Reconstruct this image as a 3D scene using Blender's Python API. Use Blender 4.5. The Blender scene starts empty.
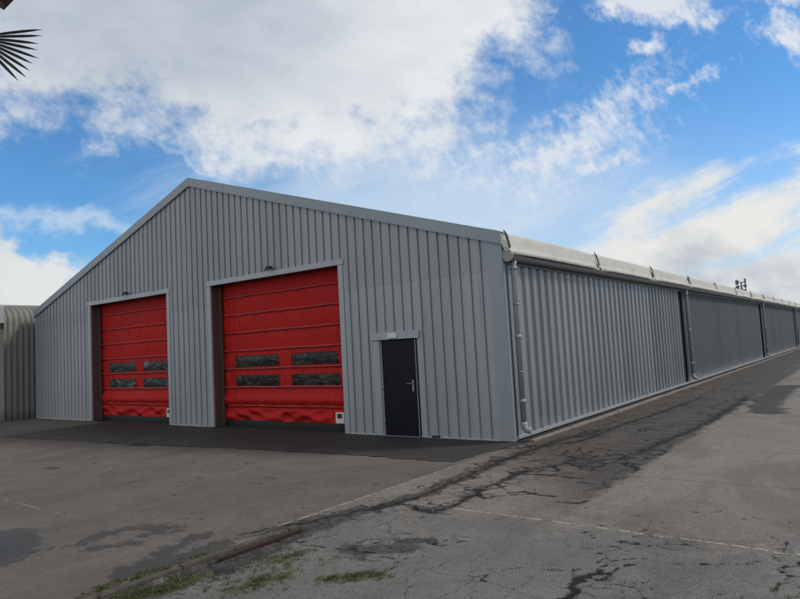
import bpy, bmesh, math, random
import numpy as np
from math import sin, cos, radians, pi, sqrt, atan2, exp
from mathutils import Vector, Matrix
random.seed(7)
C = bpy.context.scene.collection

# ------------------------------------------------------------------ node helper
class N:
    """tiny expression wrapper over shader math nodes"""
    def __init__(s, tree, sock): s.t = tree; s.s = sock
    def _m(s, op, *a, clamp=False):
        n = s.t.nodes.new('ShaderNodeMath'); n.operation = op; n.use_clamp = clamp
        for i, v in enumerate((s,) + a):
            if isinstance(v, N): s.t.links.new(v.s, n.inputs[i])
            else: n.inputs[i].default_value = v
        return N(s.t, n.outputs[0])
    def __add__(s, o): return s._m('ADD', o)
    def __radd__(s, o): return s._m('ADD', o)
    def __sub__(s, o): return s._m('SUBTRACT', o)
    def __rsub__(s, o): return (s * -1.0)._m('ADD', o)
    def __mul__(s, o): return s._m('MULTIPLY', o)
    def __rmul__(s, o): return s._m('MULTIPLY', o)
    def __truediv__(s, o): return s._m('DIVIDE', o)
    def abs(s): return s._m('ABSOLUTE')
    def max(s, o): return s._m('MAXIMUM', o)
    def min(s, o): return s._m('MINIMUM', o)
    def floor(s): return s._m('FLOOR')
    def frac(s): return s._m('FRACT')
    def pow(s, o): return s._m('POWER', o)
    def sqrt(s): return s._m('SQRT')
    def sat(s): return s._m('ADD', 0.0, clamp=True)
    def step(s, a, b):
        """smoothstep a->b (a may exceed b)"""
        n = s.t.nodes.new('ShaderNodeMapRange'); n.interpolation_type = 'SMOOTHSTEP'
        s.t.links.new(s.s, n.inputs[0])
        if a <= b: vals = (a, b, 0.0, 1.0)
        else: vals = (b, a, 1.0, 0.0)
        for i, v in enumerate(vals): n.inputs[i + 1].default_value = v
        return N(s.t, n.outputs[0])

class T:
    def __init__(s, tree):
        s.t = tree; tree.nodes.clear()
    def node(s, kind, **kw):
        n = s.t.nodes.new(kind)
        for k, v in kw.items(): setattr(n, k, v)
        return n
    def val(s, v):
        n = s.node('ShaderNodeValue'); n.outputs[0].default_value = v; return N(s.t, n.outputs[0])
    def attr(s, name):
        n = s.node('ShaderNodeAttribute', attribute_name=name); return N(s.t, n.outputs['Fac'])
    def coord(s, which='Object'):
        n = s.node('ShaderNodeTexCoord'); return n.outputs[which]
    def pos(s): return s.node('ShaderNodeNewGeometry').outputs['Position']
    def sep(s, v):
        n = s.node('ShaderNodeSeparateXYZ'); s.t.links.new(v, n.inputs[0]); return [N(s.t, o) for o in n.outputs]
    def comb(s, x, y, z=0.0):
        n = s.node('ShaderNodeCombineXYZ')
        for i, v in enumerate((x, y, z)):
            if isinstance(v, N): s.t.links.new(v.s, n.inputs[i])
            else: n.inputs[i].default_value = v
        return n.outputs[0]
    def scale(s, v, sc, off=(0, 0, 0)):
        n = s.node('ShaderNodeMapping'); s.t.links.new(v, n.inputs[0])
        n.inputs['Scale'].default_value = sc if isinstance(sc, tuple) else (sc,) * 3
        n.inputs['Location'].default_value = off; return n.outputs[0]
    def noise(s, v, scale, detail=4, rough=.55, dist=0.0, lac=2.0):
        n = s.node('ShaderNodeTexNoise'); s.t.links.new(v, n.inputs['Vector'])
        for k, x in (('Scale', scale), ('Detail', detail), ('Roughness', rough), ('Distortion', dist), ('Lacunarity', lac)):
            n.inputs[k].default_value = x
        return N(s.t, n.outputs['Fac'])
    def white(s, v):
        n = s.node('ShaderNodeTexWhiteNoise', noise_dimensions='3D'); s.t.links.new(v, n.inputs[0]); return N(s.t, n.outputs[0])
    def voro(s, v, scale, feature='F1', rand=1.0):
        n = s.node('ShaderNodeTexVoronoi', feature=feature); s.t.links.new(v, n.inputs['Vector'])
        n.inputs['Scale'].default_value = scale; n.inputs['Randomness'].default_value = rand
        return N(s.t, n.outputs['Distance'])
    def mix(s, f, a, b):
        n = s.node('ShaderNodeMix', data_type='RGBA')
        def put(sock, v):
            if isinstance(v, N): s.t.links.new(v.s, sock)
            elif isinstance(v, (tuple, list)): sock.default_value = tuple(v)[:3] + (1.0,)
            elif isinstance(v, float): sock.default_value = v
            else: s.t.links.new(v, sock)
        put(n.inputs[0], f); put(n.inputs[6], a); put(n.inputs[7], b)
        return n.outputs[2]
    def vmul(s, col, f):
        """colour times scalar"""
        n = s.node('ShaderNodeVectorMath', operation='SCALE')
        s.t.links.new(col, n.inputs[0])
        if isinstance(f, N): s.t.links.new(f.s, n.inputs['Scale'])
        else: n.inputs['Scale'].default_value = f
        return n.outputs[0]
    def bump(s, h, strength=.5, dist=.02):
        n = s.node('ShaderNodeBump'); n.inputs['Strength'].default_value = strength; n.inputs['Distance'].default_value = dist
        s.t.links.new(h.s, n.inputs['Height']); return n.outputs[0]
    def out(s, col, rough=.6, metal=0.0, normal=None, spec=None, coat=None):
        p = s.node('ShaderNodeBsdfPrincipled'); o = s.node('ShaderNodeOutputMaterial')
        s.t.links.new(p.outputs[0], o.inputs[0])
        def put(k, v):
            if v is None: return
            if isinstance(v, N): s.t.links.new(v.s, p.inputs[k])
            elif isinstance(v, (float, int)): p.inputs[k].default_value = v
            elif isinstance(v, tuple): p.inputs[k].default_value = v[:3] + (1.0,)
            else: s.t.links.new(v, p.inputs[k])
        put('Base Color', col); put('Roughness', rough); put('Metallic', metal); put('Normal', normal); put('Specular IOR Level', spec)
        put('Coat Weight', coat)
        return p

def mat(name):
    m = bpy.data.materials.new(name); m.use_nodes = True
    return m, T(m.node_tree)

def simple(name, col, rough=.6, metal=0.0, var=.15, nscale=6.0, bump=.1, bdist=.003, spec=.5):
    m, t = mat(name); p = t.pos()
    n = t.noise(p, nscale, 5); f = t.noise(p, nscale * 9, 4)
    k = 1.0 + (n - .5) * (var * 2) + (f - .5) * var
    c = t.node('ShaderNodeRGB'); c.outputs[0].default_value = tuple(col) + (1,)
    t.out(t.vmul(c.outputs[0], k), (n - .5) * .2 + rough, metal, t.bump(f, bump, bdist), spec)
    return m

# ------------------------------------------------------------------ materials
def cladding_mat(name, base, metal, rough, axis, period, off=0.0, lap=None):
    m, t = mat(name); P = t.pos(); x, y, z = t.sep(P)
    s = x if axis == 'x' else y
    sheet = ((s + off) / period).floor()
    w = t.white(t.comb(sheet, 0.0, 3.0))
    big = t.noise(t.scale(P, (.5, .5, .35)), 1.0, 4, .6)
    streak = t.noise(t.scale(P, (9, 9, .35)), 1.0, 5, .6)
    fine = t.noise(P, 60, 3, .6)
    k = 0.98 + (w - .5) * (.26 if axis == 'y' else .14) + (big - .5) * .30 + (streak - .5) * .26 + (fine - .5) * .10
    c = t.node('ShaderNodeRGB'); c.outputs[0].default_value = tuple(base) + (1,)
    col = t.vmul(c.outputs[0], k)
    # limescale and splash dust along the foot of the sheets, with an uneven upper edge
    dn = t.noise(t.scale(P, (3, 3, 5)), 1.0, 6, .7)
    dust = (z * -1.0 + .38 + (dn - .5) * .7).step(0, .5) * .55
    spk = t.noise(P, 45, 4, .7).step(.52, .68) * (z).step(.75, .1) * .5
    col = t.mix(dust, col, (.42, .43, .43)); col = t.mix(spk, col, (.55, .56, .56))
    # rusty / dirty runs
    run = t.noise(t.scale(P, (5, 5, .2)), 1.0, 4, .7).step(.60, .74) * .28
    col = t.mix(run, col, (.13, .135, .14))
    h = t.noise(t.scale(P, (1.2, 1.2, .6)), 1.0, 3)
    t.out(col, (fine - .5) * .25 + (big - .5) * .2 + rough, metal, t.bump(h + fine * .02, .35, .02))
    return m

M = {}
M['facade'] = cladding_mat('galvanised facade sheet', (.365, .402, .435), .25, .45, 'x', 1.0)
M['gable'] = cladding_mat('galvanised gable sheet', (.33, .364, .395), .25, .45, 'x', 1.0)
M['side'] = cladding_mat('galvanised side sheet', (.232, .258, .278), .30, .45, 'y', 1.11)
M['side_mid'] = cladding_mat('shade toned side sheet', (.17, .195, .215), .25, .5, 'y', .93)  # darkening of the wall at grazing view put into the colour
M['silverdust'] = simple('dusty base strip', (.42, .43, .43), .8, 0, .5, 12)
M['side_far'] = cladding_mat('far shade toned side sheet', (.052, .064, .078), .0, .75, 'y', 1.0)  # shaded look of the far wall put into a darker base colour
M['trim'] = cladding_mat('folded steel flashing', (.31, .36, .405), .25, .45, 'x', 3.0)
M['jamb'] = cladding_mat('pale steel door surround', (.40, .45, .49), .25, .42, 'x', 3.0)
M['pipe'] = simple('grey pvc pipe', (.30, .325, .345), .45, 0, .15)
M['gutter'] = simple('grey gutter', (.17, .18, .19), .45, .2, .15)
M['dark'] = simple('black rubber', (.012, .013, .015), .5, 0, .2)
M['darkmetal'] = simple('dark steel', (.035, .037, .04), .5, .3, .3)
M['guide'] = simple('brownish steel guide', (.13, .10, .095), .45, .4, .3)
M['door'] = simple('anthracite paint', (.0050, .0070, .0125), .4, 0, .5, 3, spec=.22)
M['silver'] = simple('brushed steel', (.32, .33, .34), .4, .7, .1)
M['white'] = simple('white plastic', (.75, .75, .73), .4, 0, .06)
M['lens'] = simple('yellowed diffuser', (.74, .76, .75), .3, 0, .06)
M['strap'] = simple('black strap', (.05, .05, .05), .7, 0, .4)
M['rail'] = simple('galvanised clamp', (.28, .28, .27), .5, .5, .3)
M['concrete'] = simple('weathered concrete', (.082, .075, .064), .95, 0, .9, 12, 1, .015)
M['plinth'] = simple('stained plinth edge', (.21, .19, .165), .9, 0, .4, 7, .6, .006)
M['red_rust'] = simple('faded red steel', (.026, .008, .0065), .8, .1, .5, 20, .5, .003)
M['trunk'] = simple('palm trunk fibre', (.10, .07, .045), .95, 0, .5, 30, 1, .01)
M['leaf'] = simple('palm leaflet', (.018, .026, .014), .45, 0, .3, 30)
M['dryleaf'] = simple('dry palm leaf', (.035, .016, .012), .8, 0, .4, 30)
M['mastm'] = simple('mast steel', (.16, .175, .19), .5, .3, .2)
M['stone'] = simple('loose asphalt crumbs', (.06, .058, .054), .9, 0, .5, 40)
M['roofin'] = simple('back cladding', (.3, .32, .34), .5, .3, .2)

def tarp_mat():
    m, t = mat('off white coated fabric'); P = t.pos(); x, y, z = t.sep(P)
    big = t.noise(t.scale(P, (1, .5, 1)), 1.0, 5, .6)
    st = t.noise(t.scale(P, (2, 8, 1)), 1.0, 5, .65)
    grime = t.noise(t.scale(P, (1.5, 1.2, 4)), 1.0, 6, .7).step(.48, .72) * .45
    c = t.node('ShaderNodeRGB'); c.outputs[0].default_value = (.50, .51, .49, 1)
    col = t.vmul(c.outputs[0], 1.0 + (big - .5) * .25 + (st - .5) * .2)
    col = t.mix(grime, col, (.36, .36, .32))
    # soft creases fanning from the clamps
    u = (y / 5.0).frac(); e = (u - .5).abs() * 2.0
    cr = t.noise(t.scale(P, (5, 9, 5)), 1.0, 3, .5, 1.2) * e.pow(5.0) * 1.6 + t.noise(t.scale(P, (2, 1.2, 6)), 1.0, 3) * .5
    fold_shade = t.noise(t.scale(P, (3, 14, 2)), 1.0, 3, .6, .8).step(.56, .64) * e.step(.82, .97); col = t.mix(fold_shade * .6, col, (.13, .13, .12))  # crease shade near the clamps painted dark into the colour
    t.out(col, .75, 0.0, t.bump(cr, .7, .05), .25)
    return m
M['tarp'] = tarp_mat()

def curtain_mat():
    m, t = mat('red coated door fabric'); P = t.pos(); x, y, z = t.sep(P)
    big = t.noise(t.scale(P, (.8, .8, .8)), 1.0, 4)
    wr = t.noise(t.scale(P, (9, 9, 1.6)), 1.0, 4, .55, .6)
    dirt = t.noise(t.scale(P, (2, 2, 9)), 1.0, 6, .7).step(.5, .8) * .4
    c = t.node('ShaderNodeRGB'); c.outputs[0].default_value = (.52, .017, .017, 1)
    col = t.vmul(c.outputs[0], 1.0 + (big - .5) * .35)
    col = t.mix(dirt, col, (.25, .018, .018))
    t.out(col, .62, 0.0, t.bump(wr, 1.0, .045), .2)
    return m
M['curtain'] = curtain_mat()
M['batten_glint'] = simple('batten red with highlight tone', (.42, .045, .045), .45, 0, .3, 9)  # sky highlight on the battens painted as a lighter red
M['seam'] = simple('dark red seam', (.07, .006, .007), .5)

def vinyl_mat(nm, ca, cb):
    m, t = mat(nm); P = t.pos()
    n = t.noise(t.scale(P, (1.1, 1.1, 2.6)), 1.0, 4, .55, 1.2); w = t.noise(t.scale(P, (2.2, 2.2, 5)), 1.0, 2, .5, .6)
    col = t.mix(n.step(.50, .60), ca, cb)
    t.out(col, w * .2 + .12, 0.0, t.bump(w, .5, .04), .4)
    return m
M['vinyl'] = vinyl_mat('clear vinyl window', (.010, .012, .012), (.045, .052, .05))
M['vinyl_pale'] = vinyl_mat('clouded vinyl window', (.020, .024, .026), (.11, .13, .14))

def fibre_mat():
    m, t = mat('weathered corrugated hall sheet'); P = t.pos(); x, y, z = t.sep(P)
    a = t.noise(t.scale(P, (2, 2, .5)), 1.0, 6, .65); b = t.noise(P, 25, 5, .7)
    c = t.node('ShaderNodeRGB'); c.outputs[0].default_value = (.195, .205, .19, 1)
    col = t.vmul(c.outputs[0], 1.0 + (a - .5) * .7 + (b - .5) * .35)
    col = t.mix(((z * -1.0 + .5) + (a - .5)).step(0, .5) * .6, col, (.05, .05, .04))
    t.out(col, .8, 0.0, t.bump(b, .4, .01)); return m
M['fibre'] = fibre_mat()

# ------------------------------------------------------------------ mesh helpers
def link(name, me, parent=None, m=None, smooth=False):
    if m is not None: me.materials.append(m)
    if smooth:
        for p in me.polygons: p.use_smooth = True
    o = bpy.data.objects.new(name, me); C.objects.link(o)
    if parent is not None: o.parent = parent
    return o
def mesh(name, verts, faces, parent=None, m=None, smooth=False):
    me = bpy.data.meshes.new(name); me.from_pydata([tuple(v) for v in verts], [], faces); me.update()
    return link(name, me, parent, m, smooth)
def from_bm(name, bm, parent=None, m=None, smooth=False):
    me = bpy.data.meshes.new(name); bm.to_mesh(me); bm.free(); return link(name, me, parent, m, smooth)
def empty(name, loc, label, cat, group=None):
    o = bpy.data.objects.new(name, None); C.objects.link(o); o.location = loc; o.empty_display_size = .3
    o['label'] = label; o['category'] = cat
    if group: o['group'] = group
    return o
def box(bm, x0, x1, y0, y1, z0, z1, bev=0.0):
    r = bmesh.ops.create_cube(bm, size=1.0); vs = r['verts']
    for v in vs:
        v.co.x = x0 + (v.co.x + .5) * (x1 - x0); v.co.y = y0 + (v.co.y + .5) * (y1 - y0); v.co.z = z0 + (v.co.z + .5) * (z1 - z0)
    if bev:
        es = list({e for v in vs for e in v.link_edges})
        bmesh.ops.bevel(bm, geom=es, offset=bev, segments=2, affect='EDGES', profile=.6)
def boxo(name, b, parent, m, bev=.004):
    bm = bmesh.new(); box(bm, *b, bev=bev); return from_bm(name, bm, parent, m)
def tube_mesh(bm, pts, r, seg=12, cap=True):
    """tube through points (r scalar or list)"""
    pts = [Vector(p) for p in pts]; n = len(pts); rings = []
    up = Vector((0, 0, 1)); prev = None
    for i, p in enumerate(pts):
        d = (pts[min(i + 1, n - 1)] - pts[max(i - 1, 0)]).normalized()
        if prev is None:
            a = d.orthogonal().normalized()
        else:
            a = (prev - d * prev.dot(d)).normalized()
        prev = a; b = d.cross(a); rr = r[i] if isinstance(r, (list, tuple)) else r
        rings.append([bm.verts.new(p + (a * cos(2 * pi * k / seg) + b * sin(2 * pi * k / seg)) * rr) for k in range(seg)])
    for i in range(n - 1):
        for k in range(seg):
            f = bm.faces.new((rings[i][k], rings[i][(k + 1) % seg], rings[i + 1][(k + 1) % seg], rings[i + 1][k])); f.smooth = True
    if cap:
        bm.faces.new(list(reversed(rings[0]))); bm.faces.new(rings[-1])
def tubeo(name, pts, r, parent, m, seg=12):
    bm = bmesh.new(); tube_mesh(bm, pts, r, seg); return from_bm(name, bm, parent, m)

# ------------------------------------------------------------------ measures
W = 19.76; HE = 4.02; HR = 7.12; XA = -9.88; L = 80.0; BAY = 5.0
SL = (HR - HE) / (-XA)
def rake(x): return HE + SL * min(-x, x + W)
D1 = (-15.63, -11.15); D2 = (-9.05, -4.25); HD = 3.89
MD = (-3.13, -2.17); HM = 2.07

# warehouse root; its origin at the middle of the front
wh = empty('warehouse', (XA, 0, 0), 'long grey corrugated steel warehouse with gabled front, two red roll doors and fabric roof', 'warehouse')
def setp(o):   # keep world coordinates under the root
    o.parent = wh; o.matrix_parent_inverse = Matrix.Translation((-XA, 0, 0)); return o

def profile(s0, s1, period, crest, flank, depth, phase=0.0):
    """list of (s, d): trapezoidal sheet, d = how far the sheet stands out"""
    P = []; k = math.floor((s0 - phase) / period) - 1
    pan = period - crest - 2 * flank
    while phase + k * period < s1 + period:
        b = phase + k * period
        P += [(b, 0), (b + flank, depth), (b + flank + crest, depth), (b + 2 * flank + crest, 0)]
        k += 1
    return P
def clip(P, s0, s1, extra=()):
    def at(s):
        for (a, da), (b, db) in zip(P, P[1:]):
            if a <= s <= b: return da + (db - da) * ((s - a) / (b - a) if b > a else 0)
        return 0
    pts = [(s, d) for s, d in P if s0 < s < s1] + [(s, at(s)) for s in (s0, s1) + tuple(extra) if s0 <= s <= s1]
    pts.sort(); return pts

def cladding(name, pts, span, place, m, zrows=1):
    """pts: (s,d). span(sa,sb) -> list of ((z0a,z0b),(z1a,z1b)); place(s,d,z) -> co"""
    V = []; F = []
    for (a, da), (b, db) in zip(pts, pts[1:]):
        if b - a < 1e-5: continue
        for (z0a, z0b), (z1a, z1b) in span(a, b):
            i = len(V)
            V += [place(a, da, z0a), place(b, db, z0b), place(b, db, z1b), place(a, da, z1a)]
            F.append((i, i + 1, i + 2, i + 3))
    o = mesh(name, V, F, None, m)
    bm = bmesh.new(); bm.from_mesh(o.data); bmesh.ops.remove_doubles(bm, verts=bm.verts, dist=1e-5); bm.to_mesh(o.data); bm.free()
    return setp(o)

# ---- front gable cladding (period 0.25 m), lower and upper course lapped at 3.3 m
fp = []
for k in range(-82, 2):
    b = -.46 + .235 + k * .2475
    fp += [(b - .235, 0), (b - .228, .020), (b - .15, .036), (b - .008, .040), (b, 0)]
fp.sort()
fpts = clip(fp, -W + .02, -.30, (D1[0] - .15, D1[1] + .15, D2[0] - .15, D2[1] + .15, MD[0] - .04, MD[1] + .03, XA))
def inside(a, b, D, m0, m1): return a >= D[0] - m0 - 1e-4 and b <= D[1] + m1 + 1e-4
def low_span(a, b):
    if inside(a, b, D1, .15, .15) or inside(a, b, D2, .15, .15): return []
    if inside(a, b, MD, .04, .03): return [((HM + .05, HM + .05), (3.32, 3.32))]
    return [((.012, .012), (3.32, 3.32))]
def up_span(a, b):
    z = HD + .1 if inside(a, b, D1, .15, .15) or inside(a, b, D2, .15, .15) else 3.30
    if rake(a) - .07 < z: return []
    return [((z, z), (rake(a) - .06, rake(b) - .06))]
for xa, xb in ((-W, D1[0]), (D1[1], D2[0]), (D2[1], MD[0] - .03), (MD[1] + .02, 0)):
    sub = [p for p in fpts if xa - .01 <= p[0] <= xb + .01]
    cladding('facade_cladding', sub, low_span, lambda s, d, z: (s, -d, z), M['facade'])
sub = [p for p in fpts if MD[0] - .045 <= p[0] <= MD[1] + .035]
cladding('facade_cladding', sub, low_span, lambda s, d, z: (s, -d, z), M['facade'])
cladding('gable_cladding', fpts, up_span, lambda s, d, z: (s, -d - .005, z), M['gable'])

# ---- east side cladding: deep ribs to y = 13.4, shallower sheets beyond
ZT = 3.42
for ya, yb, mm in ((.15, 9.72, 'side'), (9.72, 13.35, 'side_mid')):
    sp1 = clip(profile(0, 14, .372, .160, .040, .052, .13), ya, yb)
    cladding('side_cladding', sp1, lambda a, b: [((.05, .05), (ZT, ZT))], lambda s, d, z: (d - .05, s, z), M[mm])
setp(boxo('corner_gap_shade', (-.05, .004, .056, .15, .02, ZT), None, M['dark'], .002))  # black box stands in for the shade inside the corner recess
for a, b in ((-W + .14, D1[0] - .15), (D1[1] + .15, D2[0] - .15), (D2[1] + .15, MD[0] - .21), (MD[1] + .05, -.31)):
    setp(boxo('base_strip', (a, b, -.052, -.034, .010, .040), None, M['silverdust'], .003))
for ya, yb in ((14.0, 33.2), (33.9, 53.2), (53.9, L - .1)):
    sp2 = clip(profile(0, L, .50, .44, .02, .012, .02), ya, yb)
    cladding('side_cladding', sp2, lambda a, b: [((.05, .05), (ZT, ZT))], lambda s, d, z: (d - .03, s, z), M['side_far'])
for yj in (13.35, 33.2, 53.2):
    setp(boxo('joint_flashing', (-.12, -.075, yj, yj + (.65 if yj < 20 else .7), .05, ZT), None, M['darkmetal'], .003))
# west side, back, and the base flashings
wp = clip(profile(0, L, .372, .13, .045, .060, .13), .04, L - .05)
cladding('west_cladding', wp, lambda a, b: [((.05, .05), (ZT + .3, ZT + .3))], lambda s, d, z: (-W + .06 - d, s, z), M['side'])
bp = clip(profile(-W, 0, .25, .15, .03, .03), -W + .02, -.02, (XA,))
cladding('back_cladding', bp, lambda a, b: [((.05, .05), (rake(a) - .05, rake(b) - .05))], lambda s, d, z: (s, L + d, z), M['roofin'])
bm = bmesh.new(); box(bm, -.055, .022, .06, L, .035, .095, .004)
setp(from_bm('base_flashing', bm, None, M['pipe']))
# unseen light-blocking boards added behind the sheets so that no daylight leaks
setp(boxo('light_block_board', (-.17, -.13, .05, L - .05, .02, HE - .1), None, M['darkmetal'], 0)); setp(boxo('light_block_board', (-W + .13, -W + .17, .05, L - .05, .02, HE - .1), None, M['darkmetal'], 0))

# ---- corner trims and rake fascia
bm = bmesh.new()
box(bm, -.305, .014, -.048, -.010, .012, HE - .12, .003)
setp(from_bm('corner_trim', bm, None, M['trim']))
setp(boxo('corner_angle', (.015, .022, -.044, .055, .012, 3.60), None, M['trim'], .002))
setp(boxo('corner_trim', (-W - .01, -W + .14, -.048, .02, .012, HE - .22), None, M['trim'], .003))
def rake_piece(sgn):
    bm = bmesh.new(); x0 = 0.02 if sgn > 0 else -W - .02
    xs = (x0, XA)
    def zt(x): return rake(min(max(x, -W), 0)) - abs(max(x, 0)) * SL
    for (ya, yb, t0, t1) in ((-.085, -.055, -.225, .0), (-.085, .20, 0.003, .015)):
        vs = []
        for x in xs:
            for y, dz in ((ya, t0), (yb, t0), (yb, t1), (ya, t1)): vs.append(bm.verts.new((x, y, zt(x) + dz)))
        q = [(0, 1, 2, 3), (4, 7, 6, 5), (0, 4, 5, 1), (1, 5, 6, 2), (2, 6, 7, 3), (3, 7, 4, 0)]
        for f in q: bm.faces.new([vs[i] for i in f])
    # small folded drip lip at the lower edge
    vs = []
    for x in xs:
        for y, dz in ((-.092, -.24), (-.04, -.24), (-.04, -.228), (-.092, -.228)): vs.append(bm.verts.new((x, y, zt(x) + dz)))
    for f in [(0, 1, 2, 3), (4, 7, 6, 5), (0, 4, 5, 1), (1, 5, 6, 2), (2, 6, 7, 3), (3, 7, 4, 0)]: bm.faces.new([vs[i] for i in f])
    bmesh.ops.recalc_face_normals(bm, faces=bm.faces)
    return setp(from_bm('rake_fascia', bm, None, M['trim']))
rake_piece(1); rake_piece(-1)

# ---- fabric roof, one panel per 5 m bay; each panel swells a little and drops over the eave
def roof_panel(side, seed):
    rnd = random.Random(seed); ny = 40
    prof = [(-XA - .02, HR + .02), (-XA - 2.5, HR - 2.5 * SL), (-XA - 5, HR - 5 * SL), (-XA - 7.5, HR - 7.5 * SL), (.8, HE + .8 * SL), (.3, HE + .3 * SL),
            (.07, HE + .014), (.0, HE - .006), (-.04, HE - .03), (-.058, HE - .07), (-.10, HE - .22), (-.118, HE - .30), (-.135, HE - .325), (-.16, HE - .355), (-.165, HE - .395), (-.145, HE - .42)]
    swell = [0, .06, .06, .06, .03, .02, .018, .014, .012, .008, .006, .004, .002, .001, 0, 0]
    V = []; F = []
    for j in range(ny + 1):
        v = j / ny; y = .03 + v * (BAY - .06)
        e = 1 - abs(2 * v - 1) ** 3.0
        edge = exp(-min(v, 1 - v) * 14)
        for i, ((x, z), s) in enumerate(zip(prof, swell)):
            dz = s * e + edge * .018 * sin(i * 1.9 + seed) - .02 * edge
            dx = -s * .6 * e + .012 * sin(v * 23 + i * .8 + seed) * edge
            if 6 <= i <= 12: dx += .008 * sin(v * 37 + i * 1.3 + seed * 2) + edge * .02
            xx = -(x + dx) if side > 0 else -W + (x + dx)
            V.append((xx, y, z + dz))
    n = len(prof)
    for j in range(ny):
        for i in range(n - 1):
            a = j * n + i; f = (a, a + n, a + n + 1, a + 1)
            F.append(f if side > 0 else f[::-1])
    me = bpy.data.meshes.new('roof_panel'); me.from_pydata(V, [], F); me.update(); me.materials.append(M['tarp'])
    for p in me.polygons: p.use_smooth = True
    return me
panels = [roof_panel(1, s) for s in range(4)]; panels_w = [roof_panel(-1, s) for s in range(2)]
# clamp: a strap and ratchet post over the joint between two panels
bm = bmesh.new()
pts = [(.035, HE + .00), (.07, HE - .06), (.108, HE - .20), (.135, HE - .31)]
for (a, b) in zip(pts, pts[1:]):
    vs = [bm.verts.new(c) for c in ((a[0], -.025, a[1]), (a[0], .025, a[1]), (b[0], .025, b[1]), (b[0], -.025, b[1]))]
    bm.faces.new(vs)
bmesh.ops.remove_doubles(bm, verts=bm.verts, dist=1e-4)
r = bmesh.ops.solidify(bm, geom=bm.faces[:], thickness=.02)
clamp_me = bpy.data.meshes.new('tension_strap'); bm.to_mesh(clamp_me); bm.free(); clamp_me.materials.append(M['strap'])
bm = bmesh.new()
tube_mesh(bm, [(.025, 0, HE + .05), (.04, .0, HE + .015), (.075, .0, HE - .05), (.11, .0, HE - .15)], [.008, .014, .024, .008], 7)
post_me = bpy.data.meshes.new('tensioner'); bm.to_mesh(post_me); bm.free(); post_me.materials.append(M['strap'])
for k in range(int(L / BAY) + 1):
    if k < int(L / BAY):
        for pl, nm in ((panels, 'roof_panel'), (panels_w, 'roof_panel')):
            o = bpy.data.objects.new(nm, pl[k % len(pl)]); C.objects.link(o); o.location = (0, k * BAY, 0)
            o.parent = wh; o.matrix_parent_inverse = Matrix.Translation((-XA, 0, 0))
            if pl is panels: east = o
    y = k * BAY + (.06 if k == 0 else 0)
    for me, nm in ((clamp_me, 'tension_strap'), (post_me, 'tensioner')):
        o = bpy.data.objects.new(nm, me); C.objects.link(o); o.location = (0, y, 0)
        o.parent = wh; o.matrix_parent_inverse = Matrix.Translation((-XA, 0, 0))
# crumpled end of the fabric at the front corner
V = []; F = []
rnd = random.Random(3)
prof = [(-.35, HE + .12), (-.1, HE + .04), (.0, HE - .02), (.07, HE - .11), (.10, HE - .22), (.11, HE - .33), (.09, HE - .42)]
for j in range(8):
    for i, (x, z) in enumerate(prof):
        V.append((x + rnd.uniform(-.02, .02) - .05 * (j < 2), -.06 + j * .028, z + rnd.uniform(-.015, .015) - .05 * (j < 2)))
for j in range(7):
    for i in range(len(prof) - 1):
        a = j * 7 + i; F.append((a, a + 1, a + 8, a + 7))
setp(mesh('fabric_corner', V, F, None, M['tarp'], True))
setp(boxo('eave_bracket', (-.02, .10, -.035, .04, 3.56, 3.66), None, M['rail'], .01))

# ---- gutter: half round channel with end cap, hangers and lacing
def gutter(xc, sg, y0, y1, zc=3.53, r=.085):
    bm = bmesh.new(); A = [pi * k / 10 for k in range(11)]
    for rr in (r, r - .008):
        for y in (y0, y1):
            pass
    rows = []
    for y in (y0, y1):
        rows.append([bm.verts.new((xc + rr * cos(a), y, zc - rr * sin(a))) for rr in (r, ) for a in A] +
                    [bm.verts.new((xc + (r - .008) * cos(a), y, zc - (r - .008) * sin(a))) for a in reversed(A)])
    n = len(rows[0])
    for k in range(n):
        f = bm.faces.new((rows[0][k], rows[0][(k + 1) % n], rows[1][(k + 1) % n], rows[1][k]))
    tube_mesh(bm, [(xc + sg * (r + .004), y0, zc), (xc + sg * (r + .004), y1, zc)], .011, 8)
    bmesh.ops.recalc_face_normals(bm, faces=bm.faces)
    g = setp(from_bm('gutter', bm, None, M['gutter']))
    bm = bmesh.new(); tube_mesh(bm, [(xc, y0 - .012, zc - .005), (xc, y0 + .01, zc - .005)], r + .018, 24)
    c = from_bm('end_cap', bm, g, M['pipe'])
    return g
g = gutter(.145, 1, -.07, L)
def row(name, me, ys, parent):
    for y in ys:
        o = bpy.data.objects.new(name, me); C.objects.link(o); o.parent = parent; o.location = (0, y, 0)
def meshof(bm, m):
    me = bpy.data.meshes.new('piece'); bm.to_mesh(me); bm.free(); me.materials.append(m); return me
bm = bmesh.new(); box(bm, -.06, .24, -.012, .012, 3.535, 3.545)
row('gutter_hanger', meshof(bm, M['rail']), [.5 + k for k in range(79)], g)
bm = bmesh.new(); tube_mesh(bm, [(.135, 0, HE - .40), (.08, .32, 3.57)], .007, 5)
row('lacing_cord', meshof(bm, M['strap']), [.3 + .5 * k for k in range(90)], g)
gutter(-W - .145, -1, .05, L)
# soffit board under the fabric hem, closing the top of the wall
setp(boxo('eave_beam', (-.16, .03, .06, L, 3.40, 3.54), None, M['gutter'], .003))

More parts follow.
